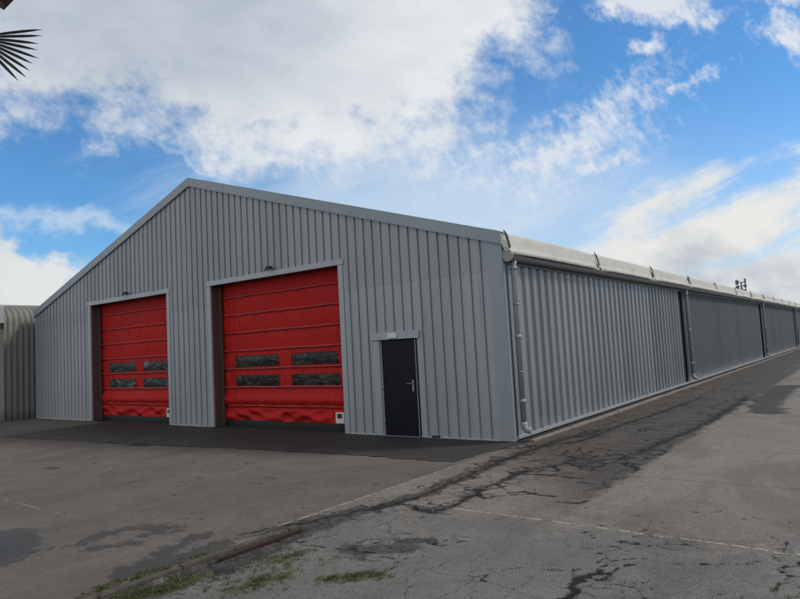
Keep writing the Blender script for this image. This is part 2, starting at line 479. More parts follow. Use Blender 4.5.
# ---- downpipes
def downpipe(x, y, top=3.46, sgn=1):
    p = setp(tubeo('downpipe', [(x + .02 * sgn, y, top), (x, y, top - .1), (x, y, .34)], .055, None, M['pipe'], 16))
    elbow = [(x, y, .36), (x, y, .30), (x + .012 * sgn, y, .25), (x + .045 * sgn, y + .01, .215), (x + .09 * sgn, y + .015, .20), (x + .14 * sgn, y + .02, .195)]
    e = tubeo('elbow', elbow, [.064, .062, .06, .06, .06, .062], p, M['pipe'], 16)
    for z in (3.28, 1.95, .72): tubeo('socket', [(x, y, z), (x, y, z + .07)], .064, p, M['pipe'], 16)
    for z in (2.6, 1.3): tubeo('pipe_clip', [(x, y, z), (x, y, z + .025)], .062, p, M['rail'], 16)
    return p
downpipe(.125, .17); downpipe(.11, 14.2); downpipe(.11, 34.1); downpipe(.11, 54.1); downpipe(-W - .14, .12, 3.46, -1)

# ------------------------------------------------------------------ fabric roll doors
YC = .34
def curtain_y(x, z, D, seed):
    """depth of the door fabric at (x,z): pleats every half metre with battens, wind wrinkles, bunched foot"""
    w = D[1] - D[0]; u = (x - D[0]) / w
    zz = max(z - .56, 0); k = zz / .495; f = k - math.floor(k)
    sag = (sin(pi * f) ** .6) * .020
    y = -sag if z > .56 else 0
    kk = math.floor(k); y += (.008 * sin(u * 31 + seed + kk * 1.7 + .6 * f) + .006 * sin(u * 83 + seed * 3 + kk * 2.1 + 1.1 * f) * (.9 + .9 * sin(u * 7 + kk)) + .006 * sin(u * 127 + kk * 5 + 2 * f) * (1 + sin(u * 11 + seed + kk * 2))) * sin(pi * f) ** .7
    edge = min(u, 1 - u)
    y += .010 * exp(-edge * 16) * sin(z * 19 + seed)
    if z < .95:   # lower bay bulges forward
        y -= .07 * exp(-((z - .72) / .13) ** 2)
    if z < .60:
        t = (.60 - z) / .55
        y += .06 * exp(-((z - .54) / .035) ** 2)
        y -= .05 * sin(pi * min(t, 1)) + .035 * sin(u * 17 + z * 14 * (1 if u > .5 else -1) + seed) * sin(pi * min(t, 1)) + .014 * sin(u * 49 + z * 22 + seed)
        y -= .02 * sin((abs(u - .5)) * 34 - z * 22 + seed)* sin(pi * min(t, 1))
    return YC + y
def roll_door(D, seed, tint=0):
    w = D[1] - D[0]; nx = int(w / .022); nz = int(3.86 / .018)
    V = []; F = []
    for j in range(nz + 1):
        z = .17 + (HD + .06 - .17) * j / nz
        for i in range(nx + 1):
            x = D[0] + .03 + (w - .06) * i / nx
            V.append((x, curtain_y(x, z, D, seed), z))
    for j in range(nz):
        for i in range(nx):
            a = j * (nx + 1) + i; F.append((a, a + 1, a + nx + 2, a + nx + 1))
    cur = setp(mesh('roll_door', V, F, None, M['curtain'], True))
    # battens: welded pockets across the fabric
    for k in range(0, 7):
        z = .56 + .495 * k
        bm = bmesh.new()
        pts = [(D[0] + .03 + (w - .06) * i / 40, curtain_y(D[0] + .03 + (w - .06) * i / 40, z + .001, D, seed) - .030, z + .010 + .004 * sin(i * .33 + k + seed)) for i in range(41)]
        tube_mesh(bm, pts, .026, 8); from_bm('batten', bm, cur, M['batten_glint'])
    # clear vinyl windows, following the fabric
    s = w / 4.80
    for zc, hh in ((1.755, .135), (1.22, .14)):
        for xa, xb in ((.115, .47), (.575, .91)):
            x0 = D[0] + xa * w; x1 = D[0] + xb * w; VV = []; FF = []; n = 40; m_ = 12
            for j in range(m_ + 1):
                for i in range(n + 1):
                    u = i / n; v = j / m_
                    # rounded corners
                    inset = .03 * max(0, (abs(2 * v - 1) - .7) / .3) ** 2 + .03 * (abs(2 * v - 1) < .3)
                    x = x0 + inset + (x1 - x0 - 2 * inset) * u; z = zc - hh + 2 * hh * v + .004 * sin(u * 9 + seed + zc * 3)
                    VV.append((x, curtain_y(x, z, D, seed) - .007, z))
            for j in range(m_):
                for i in range(n):
                    a = j * (n + 1) + i; FF.append((a, a + 1, a + n + 2, a + n + 1))
            bm = bmesh.new()
            rim = [(x0 - .02 + (x1 - x0 + .04) * i / 30, zc - hh - .012) for i in range(31)] + [(x1 + .02 - (x1 - x0 + .04) * i / 30, zc + hh + .012) for i in range(31)]
            tube_mesh(bm, [(x, curtain_y(x, z, D, seed) - .002, z) for x, z in rim + rim[:1]], .010, 6); from_bm('window_seam', bm, cur, M['seam'])
            mesh('window', VV, FF, cur, M['vinyl_pale'] if D is D1 else M['vinyl'], True)
    # rubber bottom bar
    boxo('bottom_bar', (D[0] + .02, D[1] - .02, YC - .06, YC + .03, .07, .185), cur, M['dark'], .008)
    boxo('rubber_seal', (D[0] + .02, D[1] - .02, YC - .035, YC + .01, .012, .071), cur, M['dark'], .008)
    # white control label with dark screen at the right foot
    x1 = D[1] - .22; x0 = x1 - .27
    lb = boxo('control_unit', (x0, x1, YC - .17, YC - .135, .20, .46), cur, M['white'], .012)
    bm = bmesh.new(); box(bm, x0 + .06, x1 - .06, YC - .174, YC - .169, .32, .425, .002)
    sc = from_bm('screen', bm, cur, M['dark'])
    # surround: jambs, lintel, side guides, reveal, closing header
    for (a, b) in ((D[0] - .145, D[0]), (D[1], D[1] + .145)): setp(boxo('door_jamb', (a, b, -.056, .0, .012, HD), None, M['jamb'], .004))
    setp(boxo('door_lintel', (D[0] - .16, D[1] + .18, -.065, .0, HD + .003, HD + .135), None, M['jamb'], .005))
    for a, b in ((D[0] - .03, D[0] - .004), (D[1] + .004, D[1] + .03)): setp(boxo('reveal', (a, b, -.001, .5, .012, HD - .01), None, M['guide'], .002))
    for a, b in ((D[0], D[0] + .10), (D[1] - .10, D[1])): setp(boxo('door_guide', (a, b, YC - .13, YC - .07, .012, HD - .02), None, M['guide'], .005))
    setp(boxo('door_header', (D[0] - .03, D[1] + .03, .001, .6, HD + .005, HD + .3), None, M['darkmetal'], .004))
    setp(boxo('threshold', (D[0], D[1], .0, .6, .004, .012), None, M['darkmetal'], .001))
    # movement detector over the lintel
    xs = D[0] + w * .53
    bm = bmesh.new(); box(bm, xs - .09, xs + .09, -.19, -.09, HD + .17, HD + .24, .02); box(bm, xs - .02, xs + .02, -.12, -.02, HD + .19, HD + .215, .004)
    tube_mesh(bm, [(xs - .06, -.15, HD + .185), (xs - .12, -.18, HD + .15)], .02, 8)
    setp(from_bm('movement_detector', bm, None, M['dark']))
roll_door(D1, 1.3); roll_door(D2, 4.1)
# added unseen boards that block daylight behind front sheets and fabric
for bx in ([(a, b, .03, .06, .01, 3.95) for a, b in ((-W + .1, D1[0] - .03), (D1[1] + .03, D2[0] - .03), (D2[1] + .03, MD[0] - .05), (MD[1] + .05, -.12))] +
           [(MD[0] - .05, MD[1] + .05, .03, .06, HM + .06, 3.95), (D1[0] - .03, D1[1] + .03, .62, .65, .01, 3.95), (D2[0] - .03, D2[1] + .03, .62, .65, .01, 3.95)]):
    setp(boxo('light_block_board', bx, None, M['darkmetal'], 0))

# ------------------------------------------------------------------ side door for people
for bx in ((MD[0] - .20, MD[0] - .005, -.056, .0, .012, HM), (MD[0] - .004, MD[0] + .026, -.02, .05, .012, HM), (MD[1] - .026, MD[1] + .009, -.02, .05, .012, HM)):
    setp(boxo('door_frame', bx, None, M['jamb'], .003))
setp(boxo('door_frame', (MD[1] + .01, MD[1] + .045, -.047, .03, .012, HM), None, M['door'], .003))
setp(boxo('door_lintel', (MD[0] - .22, MD[1] + .13, -.085, .0, HM + .015, HM + .175), None, M['jamb'], .006))
pd = setp(boxo('personnel_door', (MD[0] + .03, MD[1] - .03, .0, .045, .02, HM - .005), None, M['door'], .003))
hx = MD[1] - .13
bm = bmesh.new()
boxo('lock_plate', (hx - .024, hx + .024, -.012, .0, .96, 1.20), pd, M['silver'], .004)
tube_mesh(bm, [(hx, -.01, 1.13), (hx, -.055, 1.13), (hx - .03, -.062, 1.13), (hx - .13, -.062, 1.13)], .011, 8)
from_bm('handle', bm, pd, M['silver'])
for z in (.25, 1.0, 1.8): tubeo('hinge', [(MD[0] + .025, -.012, z), (MD[0] + .025, -.012, z + .09)], .012, pd, M['silver'], 8)
setp(boxo('door_threshold', (MD[0] - .004, MD[1] + .01, -.06, .045, .006, .019), None, M['silver'], .002))
l = setp(boxo('lamp', (MD[0] + .30, MD[0] + .53, -.125, -.086, HM + .04, HM + .145), None, M['lens'], .012))
setp(boxo('wall_vent', (-1.86, -1.66, -.06, -.038, .02, .06), None, M['dark'], .004))

# ------------------------------------------------------------------ barrel hall on the left
hall = empty('barrel_hall', (-25, 5, 0), 'old olive grey hall with rounded corrugated shoulder, left of the warehouse', 'hall')
def hp(o): o.parent = hall; o.matrix_parent_inverse = Matrix.Translation((25, -5, 0)); return o
def hoop():
    pts = [(0, -.0), (0, 3.62)]
    for k in range(1, 11):
        a = k / 10 * radians(82); pts.append((-(1 - cos(a)) * .60, 3.62 + sin(a) * .58))
    x, z = pts[-1]
    for k in range(1, 6): pts.append((x - k * 1.2, z + .16 * k - .01 * k * k))
    return pts
H = hoop(); V = []; F = []; y = -1.0; rows = 0; per = .205
while y < 30:
    for k in range(8):
        ph = k / 8; bulge = .040 * (1 + cos(2 * pi * ph))
        for i, (x, z) in enumerate(H):
            a, b = H[max(i - 1, 0)], H[min(i + 1, len(H) - 1)]
            t = Vector((b[0] - a[0], b[1] - a[1])).normalized(); nrm = Vector((t.y, -t.x))
            V.append((-20.13 + x + nrm.x * bulge, y + ph * per, z + nrm.y * bulge))
        rows += 1
    y += per
n = len(H)
for j in range(rows - 1):
    for i in range(n - 1):
        a = j * n + i; F.append((a, a + n, a + n + 1, a + 1))
hp(mesh('shell', V, F, None, M['fibre'], True))
bm = bmesh.new(); vs = [bm.verts.new((-20.17 + x, -.96, z)) for x, z in H] + [bm.verts.new((-33, -.96, H[-1][1])), bm.verts.new((-33, -.96, 0))]
f = bm.faces.new(vs); r = bmesh.ops.extrude_face_region(bm, geom=[f]); bmesh.ops.translate(bm, verts=[v for v in r['geom'] if isinstance(v, bmesh.types.BMVert)], vec=(0, .08, 0))
hp(from_bm('end_wall', bm, None, M['fibre']))
hp(boxo('fascia', (-33, -20.03, -1.14, -1.0, 3.60, 4.24), None, M['jamb'], .01))
hp(boxo('gutter_outlet', (-20.20, -20.06, -1.12, -1.0, 3.40, 3.59), None, M['dark'], .01))

# ------------------------------------------------------------------ floodlight mast behind the roof
MS = 1
mast = empty('antenna_mast', (-12.15, 110.5, 0), 'distant dark steel mast with stacked antenna panels above the roof edge', 'mast')
bm = bmesh.new(); tube_mesh(bm, [(0, 0, 0), (0, 0, 7.6), (0, 0, 9.9)], [.22, .16, .12], 10); from_bm('pole', bm, mast, M['mastm'])
for z in (8.55, 9.25, 9.85): boxo('crossarm', (-.65, .65, -.05, .05, z, z + .14), mast, M['mastm'], .01)
for x in (-.62, .62): tubeo('upright', [(x, -.12, 8.2), (x, -.12, 10.5)], .06, mast, M['mastm'], 6)
for (x, z, w_, h_) in ((-.6, 9.55, .5, .75), (-.58, 8.75, .55, .6), (-.5, 8.1, .55, .5), (.62, 9.7, .3, .75), (.6, 8.95, .4, .6), (.5, 8.15, .5, .55), (.03, 8.6, .3, .4)):
    boxo('antenna_panel', (x - w_ / 2, x + w_ / 2, -.4, -.16, z, z + h_), mast, M['mastm'], .03)

# ------------------------------------------------------------------ palm at the upper left
CAM = Vector((5.648, -10.968, 1.888))
def dirpt(d, dist): d = Vector(d).normalized(); return CAM + d * dist
hub = dirpt((-1.0924, .3865, .5246), 6.0)
trunk_xy = hub + Vector((-1.05, -.75, 0))
palm = empty('fan_palm', (trunk_xy.x, trunk_xy.y, 0), 'fan palm whose stiff green leaf reaches in at the upper left', 'palm tree')
T0 = Vector((trunk_xy.x, trunk_xy.y, 0)); toph = hub.z - .1
bm = bmesh.new(); tube_mesh(bm, [(0.02 * sin(k), 0.02 * cos(k * 1.3), toph * k / 12) for k in range(13)], [.17 - .004 * k + .012 * (k % 2) for k in range(13)], 14)
from_bm('trunk', bm, palm, M['trunk'])
def fan(bm, c, ax, nrm, R, nseg, spread, rnd, drop=.10, wid=.020):
    """stiff fan leaf: leaflets folded in a V, joined at the hub"""
    ax = ax.normalized(); nrm = (nrm - ax * nrm.dot(ax)).normalized(); sd = nrm.cross(ax); h0 = bm.verts.new(c)
    for k in range(nseg):
        a = -spread + 2 * spread * k / (nseg - 1); d = ax * cos(a) + sd * sin(a)
        r = R * (.62 + .38 * cos(a * .8)) * rnd.uniform(.95, 1.04); t = d.cross(nrm).normalized(); dr = rnd.uniform(.0, drop) * R
        prev = None
        for j in range(1, 8):
            u = j / 7; p = c + d * r * u - Vector((0, 0, 1)) * dr * u * u
            wd = wid * min(1, u * 2.2) * (1 - max(0, u - .80) / .20 * .93)
            row = [bm.verts.new(p - t * wd), bm.verts.new(p + nrm * -.006), bm.verts.new(p + t * wd)]
            if prev:
                bm.faces.new((prev[0], prev[1], row[1], row[0])); bm.faces.new((prev[1], prev[2], row[2], row[1]))
            else:
                bm.faces.new((h0, row[1], row[0])); bm.faces.new((h0, row[2], row[1]))
            prev = row
rnd = random.Random(11)
hl = hub - T0
CF = Vector((-.59593, .79940, .07633)); CR = Vector((.79806, .60012, -.05431)); CU = Vector((.08922, -.02855, .99560))
def shows(p):
    d = p + T0 - CAM; z = d.dot(CF)
    if z < .1: return False
    x, y = 400 + 634.4 * d.dot(CR) / z, 299.5 - 634.4 * d.dot(CU) / z
    return x > -12 and -12 < y < 620
ctr = Vector((0, 0, toph - .15))
def leaf(c, ax, nr, R, n, sp, mid, drop=.1, wid=.02, free=True):
    bm = bmesh.new(); fan(bm, c, ax, nr, R, n, radians(sp), rnd, drop, wid)
    b2 = bmesh.new(); tube_mesh(b2, [ctr, mid, c], .012, 6)
    if free and any(shows(v.co) for v in list(bm.verts) + list(b2.verts)): bm.free(); b2.free(); return False
    o = from_bm('leaf', bm, palm, M['leaf']); from_bm('leaf_stalk', b2, o, M['leaf']); return True
# the leaf in view
leaf(hl, CR * .95 - CU * .30 + CF * .05, CF * -1.0 + CU * .12, .47, 9, 28, (ctr + hl) / 2 + Vector((0, 0, .12)), .02, .0115, False)
made = 0
for k in range(200):
    a = k * 2.399 + 1.0; el = rnd.uniform(-.4, 1.2); d = Vector((cos(a) * cos(el), sin(a) * cos(el), sin(el)))
    if leaf(ctr + d * .85, d - Vector((0, 0, .3)), Vector((0, 0, 1)) + d * .4, .66, 24, 100, ctr + d * .45 + Vector((0, 0, .06))): made += 1
    if made >= 15: break
# dead leaf base reaching in at the very corner
vdir = (hub - CAM).normalized()
tipp = dirpt((-1.05337695, .41176881, .56455918), 5.6) - T0
r1 = dirpt((-1.030, .4268, .5900), 5.6) - T0; l1 = dirpt((-1.0700, .399, .5790), 5.6) - T0; top = dirpt((-1.07, .42, .66), 5.75) - T0
bm = bmesh.new(); vs = [bm.verts.new(p) for p in (tipp, r1, top, l1)]
vb = [bm.verts.new(p + vdir * .02) for p in (tipp, r1, top, l1)]
bm.faces.new(vs); bm.faces.new(vb[::-1])
for i in range(4): bm.faces.new((vs[i], vb[i], vb[(i + 1) % 4], vs[(i + 1) % 4]))
bmesh.ops.recalc_face_normals(bm, faces=bm.faces)
dl = from_bm('dry_leaf', bm, palm, M['dryleaf'])
tubeo('leaf_stalk', [ctr, (ctr + top) / 2 + Vector((-.1, -.1, .35)), top], .02, dl, M['dryleaf'], 6)

# ------------------------------------------------------------------ ground with cracks as distance fields
rg = np.random.default_rng(5)
def jitter(poly, amp, sub):
    P = [np.array(p, float) for p in poly]; out = [P[0]]
    for a, b in zip(P, P[1:]):
        n = max(2, int(np.hypot(*(b - a)) / sub)); d = b - a; nn = np.array([-d[1], d[0]]) / (np.hypot(*d) + 1e-9)
        for k in range(1, n + 1):
            out.append(a + d * k / n + nn * rg.normal(0, amp) * (k < n))
    return out
cr = []   # (poly, width)
bandA = [(0.0, -6.5), (0.27, -5.86), (0.51, -5.28), (0.76, -4.6), (0.81, -4.05), (0.72, -3.58), (0.71, -3.09), (0.68, -2.56), (0.6, -1.73), (0.65, -0.92), (0.69, 0.48), (0.94, 1.93)]
bandB = [(0.62, -5.0), (0.82, -4.68), (1.37, -4.88), (1.43, -4.66), (1.44, -4.29), (1.35, -3.7), (1.33, -3.19), (1.32, -2.32), (1.54, -1.91)]
c2 = [(1.55, -1.57), (2.21, -1.66), (2.4, -0.34), (2.45, 0.99), (2.58, 2.33), (2.66, 4.27), (2.62, 6.98), (2.53, 9.12)]
c3 = [(0.09, -0.78), (0.63, -0.27), (1.09, 0.47), (1.09, 2.75), (1.26, 5.22), (1.4, 9)]
c4 = [(3.62, -6.5), (3.6, -6.21), (3.61, -5.96), (3.67, -5.8), (3.58, -5.42), (3.61, -5.1), (3.63, -4.57), (3.62, -4.19), (3.48, -4.04), (3.19, -3.95)]
for p, w_ in ((bandA, .020), (bandB, .022), ([(0.79, -4.36), (1.3, -4.57), (1.39, -4.26)], .012), (c2, .022), (c3, .022), (c4, .006), (c4[:4], .028),
              ([(4.98, -4.84), (4.89, -5.02), (4.9, -5.39), (4.86, -5.63)], .014), ([(4.86, -4.31), (4.78, -4.95), (4.59, -5.1), (4.32, -5.27), (4.09, -5.44)], .006),
              ([(1.35, -6.24), (1.52, -5.98), (1.69, -5.71), (2.14, -5.84), (2.32, -5.58)], .007), ([(0.58, -6.45), (1.08, -6.38), (1.54, -6.31), (2.06, -6.36)], .010),
              ([(3.12, -5.95), (3.39, -5.94), (3.66, -5.98), (4.07, -6.06)], .008), ([(3.5, -5.0), (3.9, -4.95), (4.1, -4.75)], .005), ([(3.3, -5.3), (3.6, -5.1), (3.75, -4.9), (3.7, -4.4)], .005)):
    q = jitter(p, .035, .09); cr.append((q, w_))
    for k in range(2, len(q) - 1, 2):
        if rg.random() < .75:
            a = rg.uniform(0, 2 * pi); ln = rg.uniform(.08, .45) * (.6 if w_ < .01 else 1.3); r_ = [q[k]]
            for _ in range(5):
                a += rg.normal(0, .5); r_.append(r_[-1] + np.array([cos(a), sin(a)]) * ln / 5)
            cr.append((r_, w_ * rg.uniform(.2, .55)))
for _ in range(150):   # loose transverse cracks in the old strip beside the wall
    y = rg.uniform(-1.8, 12) if rg.random() < .7 else rg.uniform(-4, 0); x = rg.uniform(.35, 2.6); a = rg.normal(0, .45) + (pi if rg.random() < .5 else 0); r_ = [np.array([x, y])]
    for _ in range(6):
        a += rg.normal(0, .5); q_ = r_[-1] + np.array([cos(a), sin(a)]) * rg.uniform(.05, .16); q_[0] = min(max(q_[0], .34), 2.75); r_.append(q_)
    cr.append((r_, rg.uniform(.006, .028)))
for _ in range(46):    # short fine cracks elsewhere
    x, y = rg.uniform(1.4, 5.2), rg.uniform(-7.5, -3.2); a = rg.normal(0, .8); r_ = [np.array([x, y])]
    for _ in range(5):
        a += rg.normal(0, .6); r_.append(r_[-1] + np.array([cos(a), sin(a)]) * rg.uniform(.03, .10))
    cr.append((r_, rg.uniform(.002, .006)))
for _ in range(34):
    x, y = rg.uniform(-9, 0), rg.uniform(-7, -3.2); a = rg.normal(.3, .5); r_ = [np.array([x, y])]
    for _ in range(3):
        a += rg.normal(0, .6); r_.append(r_[-1] + np.array([cos(a), sin(a)]) * rg.uniform(.03, .14))
    cr.append((r_, rg.uniform(.003, .012)))

def axis(lo, hi, step, f0, f1):
    a = list(np.arange(lo, hi + 1e-6, step)); d = step; x = lo; L_ = []
    while x > f0: d *= 1.25; x -= d; L_.append(x)
    d = step; x = hi; R_ = []
    while x < f1: d *= 1.25; x += d; R_.append(x)
    return np.array(L_[::-1] + a + R_)
XS = axis(-6.0, 6.2, .045, -2500, 2500); YS = axis(-9.3, 13.5, .045, -2500, 2500)
gx, gy = np.meshgrid(XS, YS); nX, nY = len(XS), len(YS)
P2 = np.stack([gx.ravel(), gy.ravel()], 1)
def sdf(polys, cap=1.0):
    D = np.full(len(P2), cap)
    for poly, w_ in polys:
        for a, b in zip(poly, poly[1:]):
            a = np.asarray(a, float); b = np.asarray(b, float); m_ = .6
            ix0, ix1 = np.searchsorted(XS, [min(a[0], b[0]) - m_, max(a[0], b[0]) + m_]); iy0, iy1 = np.searchsorted(YS, [min(a[1], b[1]) - m_, max(a[1], b[1]) + m_])
            if ix1 <= ix0 or iy1 <= iy0: continue
            X_, Y_ = gx[iy0:iy1, ix0:ix1], gy[iy0:iy1, ix0:ix1]; d = b - a; LL = d @ d + 1e-12
            t_ = np.clip(((X_ - a[0]) * d[0] + (Y_ - a[1]) * d[1]) / LL, 0, 1)
            dd = np.hypot(X_ - a[0] - t_ * d[0], Y_ - a[1] - t_ * d[1]) - w_
            D2_ = D.reshape(nY, nX); D2_[iy0:iy1, ix0:ix1] = np.minimum(D2_[iy0:iy1, ix0:ix1], dd)
    return D
a_crack = sdf(cr)
a_band = sdf([(bandA, .12), ([(0.55, -8.6), (.62, -7.8), (.62, -7.0), (.55, -6.3), (.45, -5.6)], .22), (bandB, .05), ([(1.45, -6.3), (1.9, -6.1)], .12), (c2[2:], .08), (c3[1:], .06)])
a_wet = sdf([([(-1.33, -7.55), (-1.42, -7.26), (-1.40, -6.96), (-1.15, -6.80), (-0.93, -6.68)], .11), ([(-1.0, -7.0), (-.8, -6.75)], .07), ([(-0.80, -7.2), (-0.9, -7.4), (-1.05, -7.6)], .07), ([(-1.55, -7.95), (-1.35, -7.6)], .08), ([(-2.6, -7.75), (-1.95, -7.95), (-1.55, -8.3)], .26),
             ([(-0.37, -6.75), (-0.22, -7.16), (-0.10, -7.39)], .12), ([(.12, -6.85), (.12, -7.3), (0.02, -7.8)], .16)])
a_pud = sdf([([(-2.8, -7.9), (-2.4, -7.98), (-2.05, -8.1), (-1.85, -8.3)], .07)])
a_moss = sdf([([(0.36, -8.5), (0.2, -8.1), (0.22, -7.7), (0.28, -7.4), (.26, -7.0)], .05), ([(0.66, -8.1), (0.74, -7.85), (0.74, -7.55)], .10), ([(1.25, -7.6), (1.33, -7.3), (1.4, -7.1), (1.05, -6.75)], .05), ([(1.75, -7.05), (1.95, -6.9), (2.15, -6.72)], .05), ([(1.0, -6.95), (1.1, -6.6)], .05), ([(5.05, -5.7), (5.0, -5.95)], .05)])
a_spot = sdf([([(-7.1, -5.3), (-6.8, -5.25)], .10), ([(-8.4, -2.9), (-8.0, -2.8), (-7.6, -2.9)], .11), ([(-3.2, -4.72), (-3.1, -4.7)], .03), ([(-2.1, -4.6), (-1.8, -4.62)], .025), ([(-2.1, -4.26), (-1.95, -4.25)], .03), ([(1.75, -5.9), (1.95, -5.75)], .09), ([(-6.8, -4.7), (-6.6, -4.6)], .03)])
a_dark = sdf([([(3.5, 5.5), (3.25, 7.2), (3.15, 9.5), (3.2, 13)], .35)])
verts = np.zeros((nX * nY, 3)); verts[:, :2] = P2
# shallow relief: slabs are not perfectly level, cracks sink a little
fine = (np.abs(gx) < 7) & (gy > -9.5) & (gy < 14)
rel = .006 * np.sin(gx * 1.3 + .4 * gy) * np.sin(gy * .9 + 1.0)
rel = np.where(fine, rel, 0) * np.exp(-np.maximum(0, -(gx - .3)) * 0)
dip = -.014 * np.clip(1 - np.maximum(a_crack.reshape(nY, nX), 0) / .03, 0, 1) * (gx > .2)
chan = -.05 * ((gx > .46) & (gx < .55) & (gy > -9) & (gy < -6.02))
verts[:, 2] = (np.where((gx > .2), rel + dip + chan, rel * .0)).ravel() - .004
idx = np.arange(nX * nY).reshape(nY, nX)
q = np.stack([idx[:-1, :-1], idx[:-1, 1:], idx[1:, 1:], idx[1:, :-1]], -1).reshape(-1, 4)
me = bpy.data.meshes.new('ground'); me.vertices.add(len(verts)); me.vertices.foreach_set('co', verts.ravel().astype(np.float32))
me.loops.add(q.size); me.loops.foreach_set('vertex_index', q.ravel().astype(np.int32)); me.polygons.add(len(q)); me.polygons.foreach_set('loop_start', np.arange(0, q.size, 4, dtype=np.int32))
me.update(calc_edges=True); me.polygons.foreach_set('use_smooth', np.ones(len(q), bool))
for nm, arr in (('crack', a_crack), ('band', a_band), ('wet', a_wet), ('puddle', a_pud), ('moss', a_moss), ('spot', a_spot), ('darkp', a_dark)):
    at = me.attributes.new(nm, 'FLOAT', 'POINT'); at.data.foreach_set('value', arr.astype(np.float32))

def ground_mat():
    m, t = mat('old yard surface'); P = t.pos(); x, y, z = t.sep(P)
    n1 = t.noise(P, .40, 4, .6); n2 = t.noise(P, 1.9, 5, .65); n3 = t.noise(P, 10, 5, .7); n4 = t.noise(P, 75, 4, .8)
    jx = n3 - .5; e2 = n2 - .5; e4 = n4 - .5; e1 = n1 - .5
    slab = (x + jx * .02).step(.19, .15)
    strip = (x + jx * .30 + e2 * .3).step(2.88, 2.68) * (y + jx * 1.5 + x * 1.1).step(-2.2, .6) * (1.0 - slab)
    near = (y + e2 * 4.0).step(-3.6, -5.4) * (1.0 - slab)
    k_slab = 1.0 + e1 * .5 + e2 * .6 + jx * .9 + e4 * 1.9
    k_asph = 1.0 + e1 * .3 + e2 * .5 + jx * .9 + e4 * 3.6
    def c(rgb):
        n = t.node('ShaderNodeRGB'); n.outputs[0].default_value = rgb + (1,); return n.outputs[0]
    slabc = t.vmul(c((.124, .114, .102)), k_slab)
    asph = t.mix(near, (.198, .184, .166), (.152, .147, .138)); asph = t.mix(strip * .9, asph, (.062, .057, .051))
    asph = t.vmul(asph, k_asph)
    col = t.mix(slab, asph, slabc)
    agg = e4.step(.12, .2) * (1.0 - slab * .7); col = t.mix(agg * .45, col, (.27, .26, .24))
    pits = (e4 + e2 * .3).step(-.12, -.20) * (near * .7 + .3 * (1.0 - slab)); col = t.mix(pits * .8, col, (.035, .033, .03))
    st = t.noise(t.scale(P, (1.0, .5, 1)), .6, 5, .62, .8)
    col = t.mix((st + jx * .12).step(.50, .62) * .34, col, (.075, .068, .060)); col = t.mix((st + jx * .12).step(.44, .32) * .22, col, (.22, .20, .175))
    band = (t.attr('band') + jx * .34 + e2 * .5).step(.07, -.02) * (1.0 - slab)
    crumb = (e4 * 1.2 + jx * 1.2).step(-.10, .10)
    col = t.mix(band * (crumb * .55 + .40), col, (.030, .028, .026))
    dk = (t.attr('darkp') + jx * .4 + e2 * .9).step(.08, -.04); col = t.mix(dk * .85, col, (.035, .034, .032))
    sp = (t.attr('spot') + jx * .14 + e2 * .12).step(.02, -.02); col = t.mix(sp * .75, col, (.03, .029, .028))
    Pd = t.node('ShaderNodeVectorMath', operation='ADD'); t.t.links.new(P, Pd.inputs[0]); t.t.links.new(t.comb(jx * .22, e2 * .55, 0.0), Pd.inputs[1])
    v1 = t.voro(Pd.outputs[0], 3.1, 'DISTANCE_TO_EDGE')
    vs = t.voro(t.scale(Pd.outputs[0], (.45, 1, 1)), 2.6, 'DISTANCE_TO_EDGE')
    net = (v1 + e4 * .03).step(.016, .002) * (e1 + e2 * .5).step(.02, .09) * near
    net3 = (vs + jx * .12 + e4 * .04).step(.055, .015) * (e1 * .6 + e2 * .8 + jx * .4).step(-.04, .05) * (strip + (t.attr('band') + jx * .3).step(.35, .1) * (1.0 - slab) * .8).sat()
    ck = (t.attr('crack') + e4 * .07 + jx * .09).step(.007, .0)
    cracks = ck.max(net).max(net3)
    col = t.mix(cracks, col, (.010, .0095, .009))
    fy = ((y + 4.48 + (x * .02) + 250.0) / 2.45).frac() * 2.45
    dj = ((fy - 1.225).abs() - 1.225) * -1.0 + jx * .014
    brk = (e4 * .9 + jx * .9 + e2 * .3).step(-.09, .02)
    side_ok = ((x - 1.35).step(0.0, .25) * (1.0 - strip) * y.step(-5.6, -5.4)).max((x + e2 * 2.0).step(.1, -.1) * y.step(-6.6, -5.8).max(x.step(-1.3, -1.6)) * y.step(-3.2, -3.6) * e1.step(-.06, .02))
    line = (dj + e4 * .02).step(.016, .008) * side_ok
    pl = y.step(-3.3, -3.6).max(x.step(0.0, -.1))
    linecol = t.mix(pl * brk, (.045, .041, .036), t.mix(slab, (.48, .455, .40), (.27, .25, .22)))
    col = t.mix(line * (pl * .3 + .65), col, linecol)
    lx = ((x - .155 + jx * .012).abs()).step(.019, .009) * y.step(-2.1, -2.3) * y.step(-6.2, -6.0)
    col = t.mix(lx * .8, col, t.mix(brk, (.06, .055, .048), (.42, .395, .34)))
    xl = ((x - 2.95 + jx * .02).abs()).step(.02, .008) * y.step(-1.6, -1.2) * brk; col = t.mix(xl * .35, col, (.05, .047, .043))
    wet = (t.attr('wet') + jx * .50 + e2 * .35 + e4 * .12).step(.03, -.015)
    col = t.mix(wet * (e4 * 1.5 + .62).sat(), col, (.030, .029, .027))
    moss = (t.attr('moss') + jx * .55 + e2 * .3 + e4 * .15).step(.06, -.03)
    col = t.mix(moss * e4.step(-.14, .05) * .85, col, t.mix(e4.step(-.05, .1), (.030, .042, .010), (.12, .125, .03)))
    pud = (t.attr('puddle') + jx * .3 + e2 * .3).step(.04, -.04)
    col = t.mix(pud, col, (.018, .019, .020))
    rough = (jx * .2 + .86 - wet * .32) * (1.0 - pud) + pud * .30
    b4 = t.noise(P, 75, 3, .8); b3 = t.noise(P, 10, 3, .7); ca = t.attr('crack').step(.0, .012)
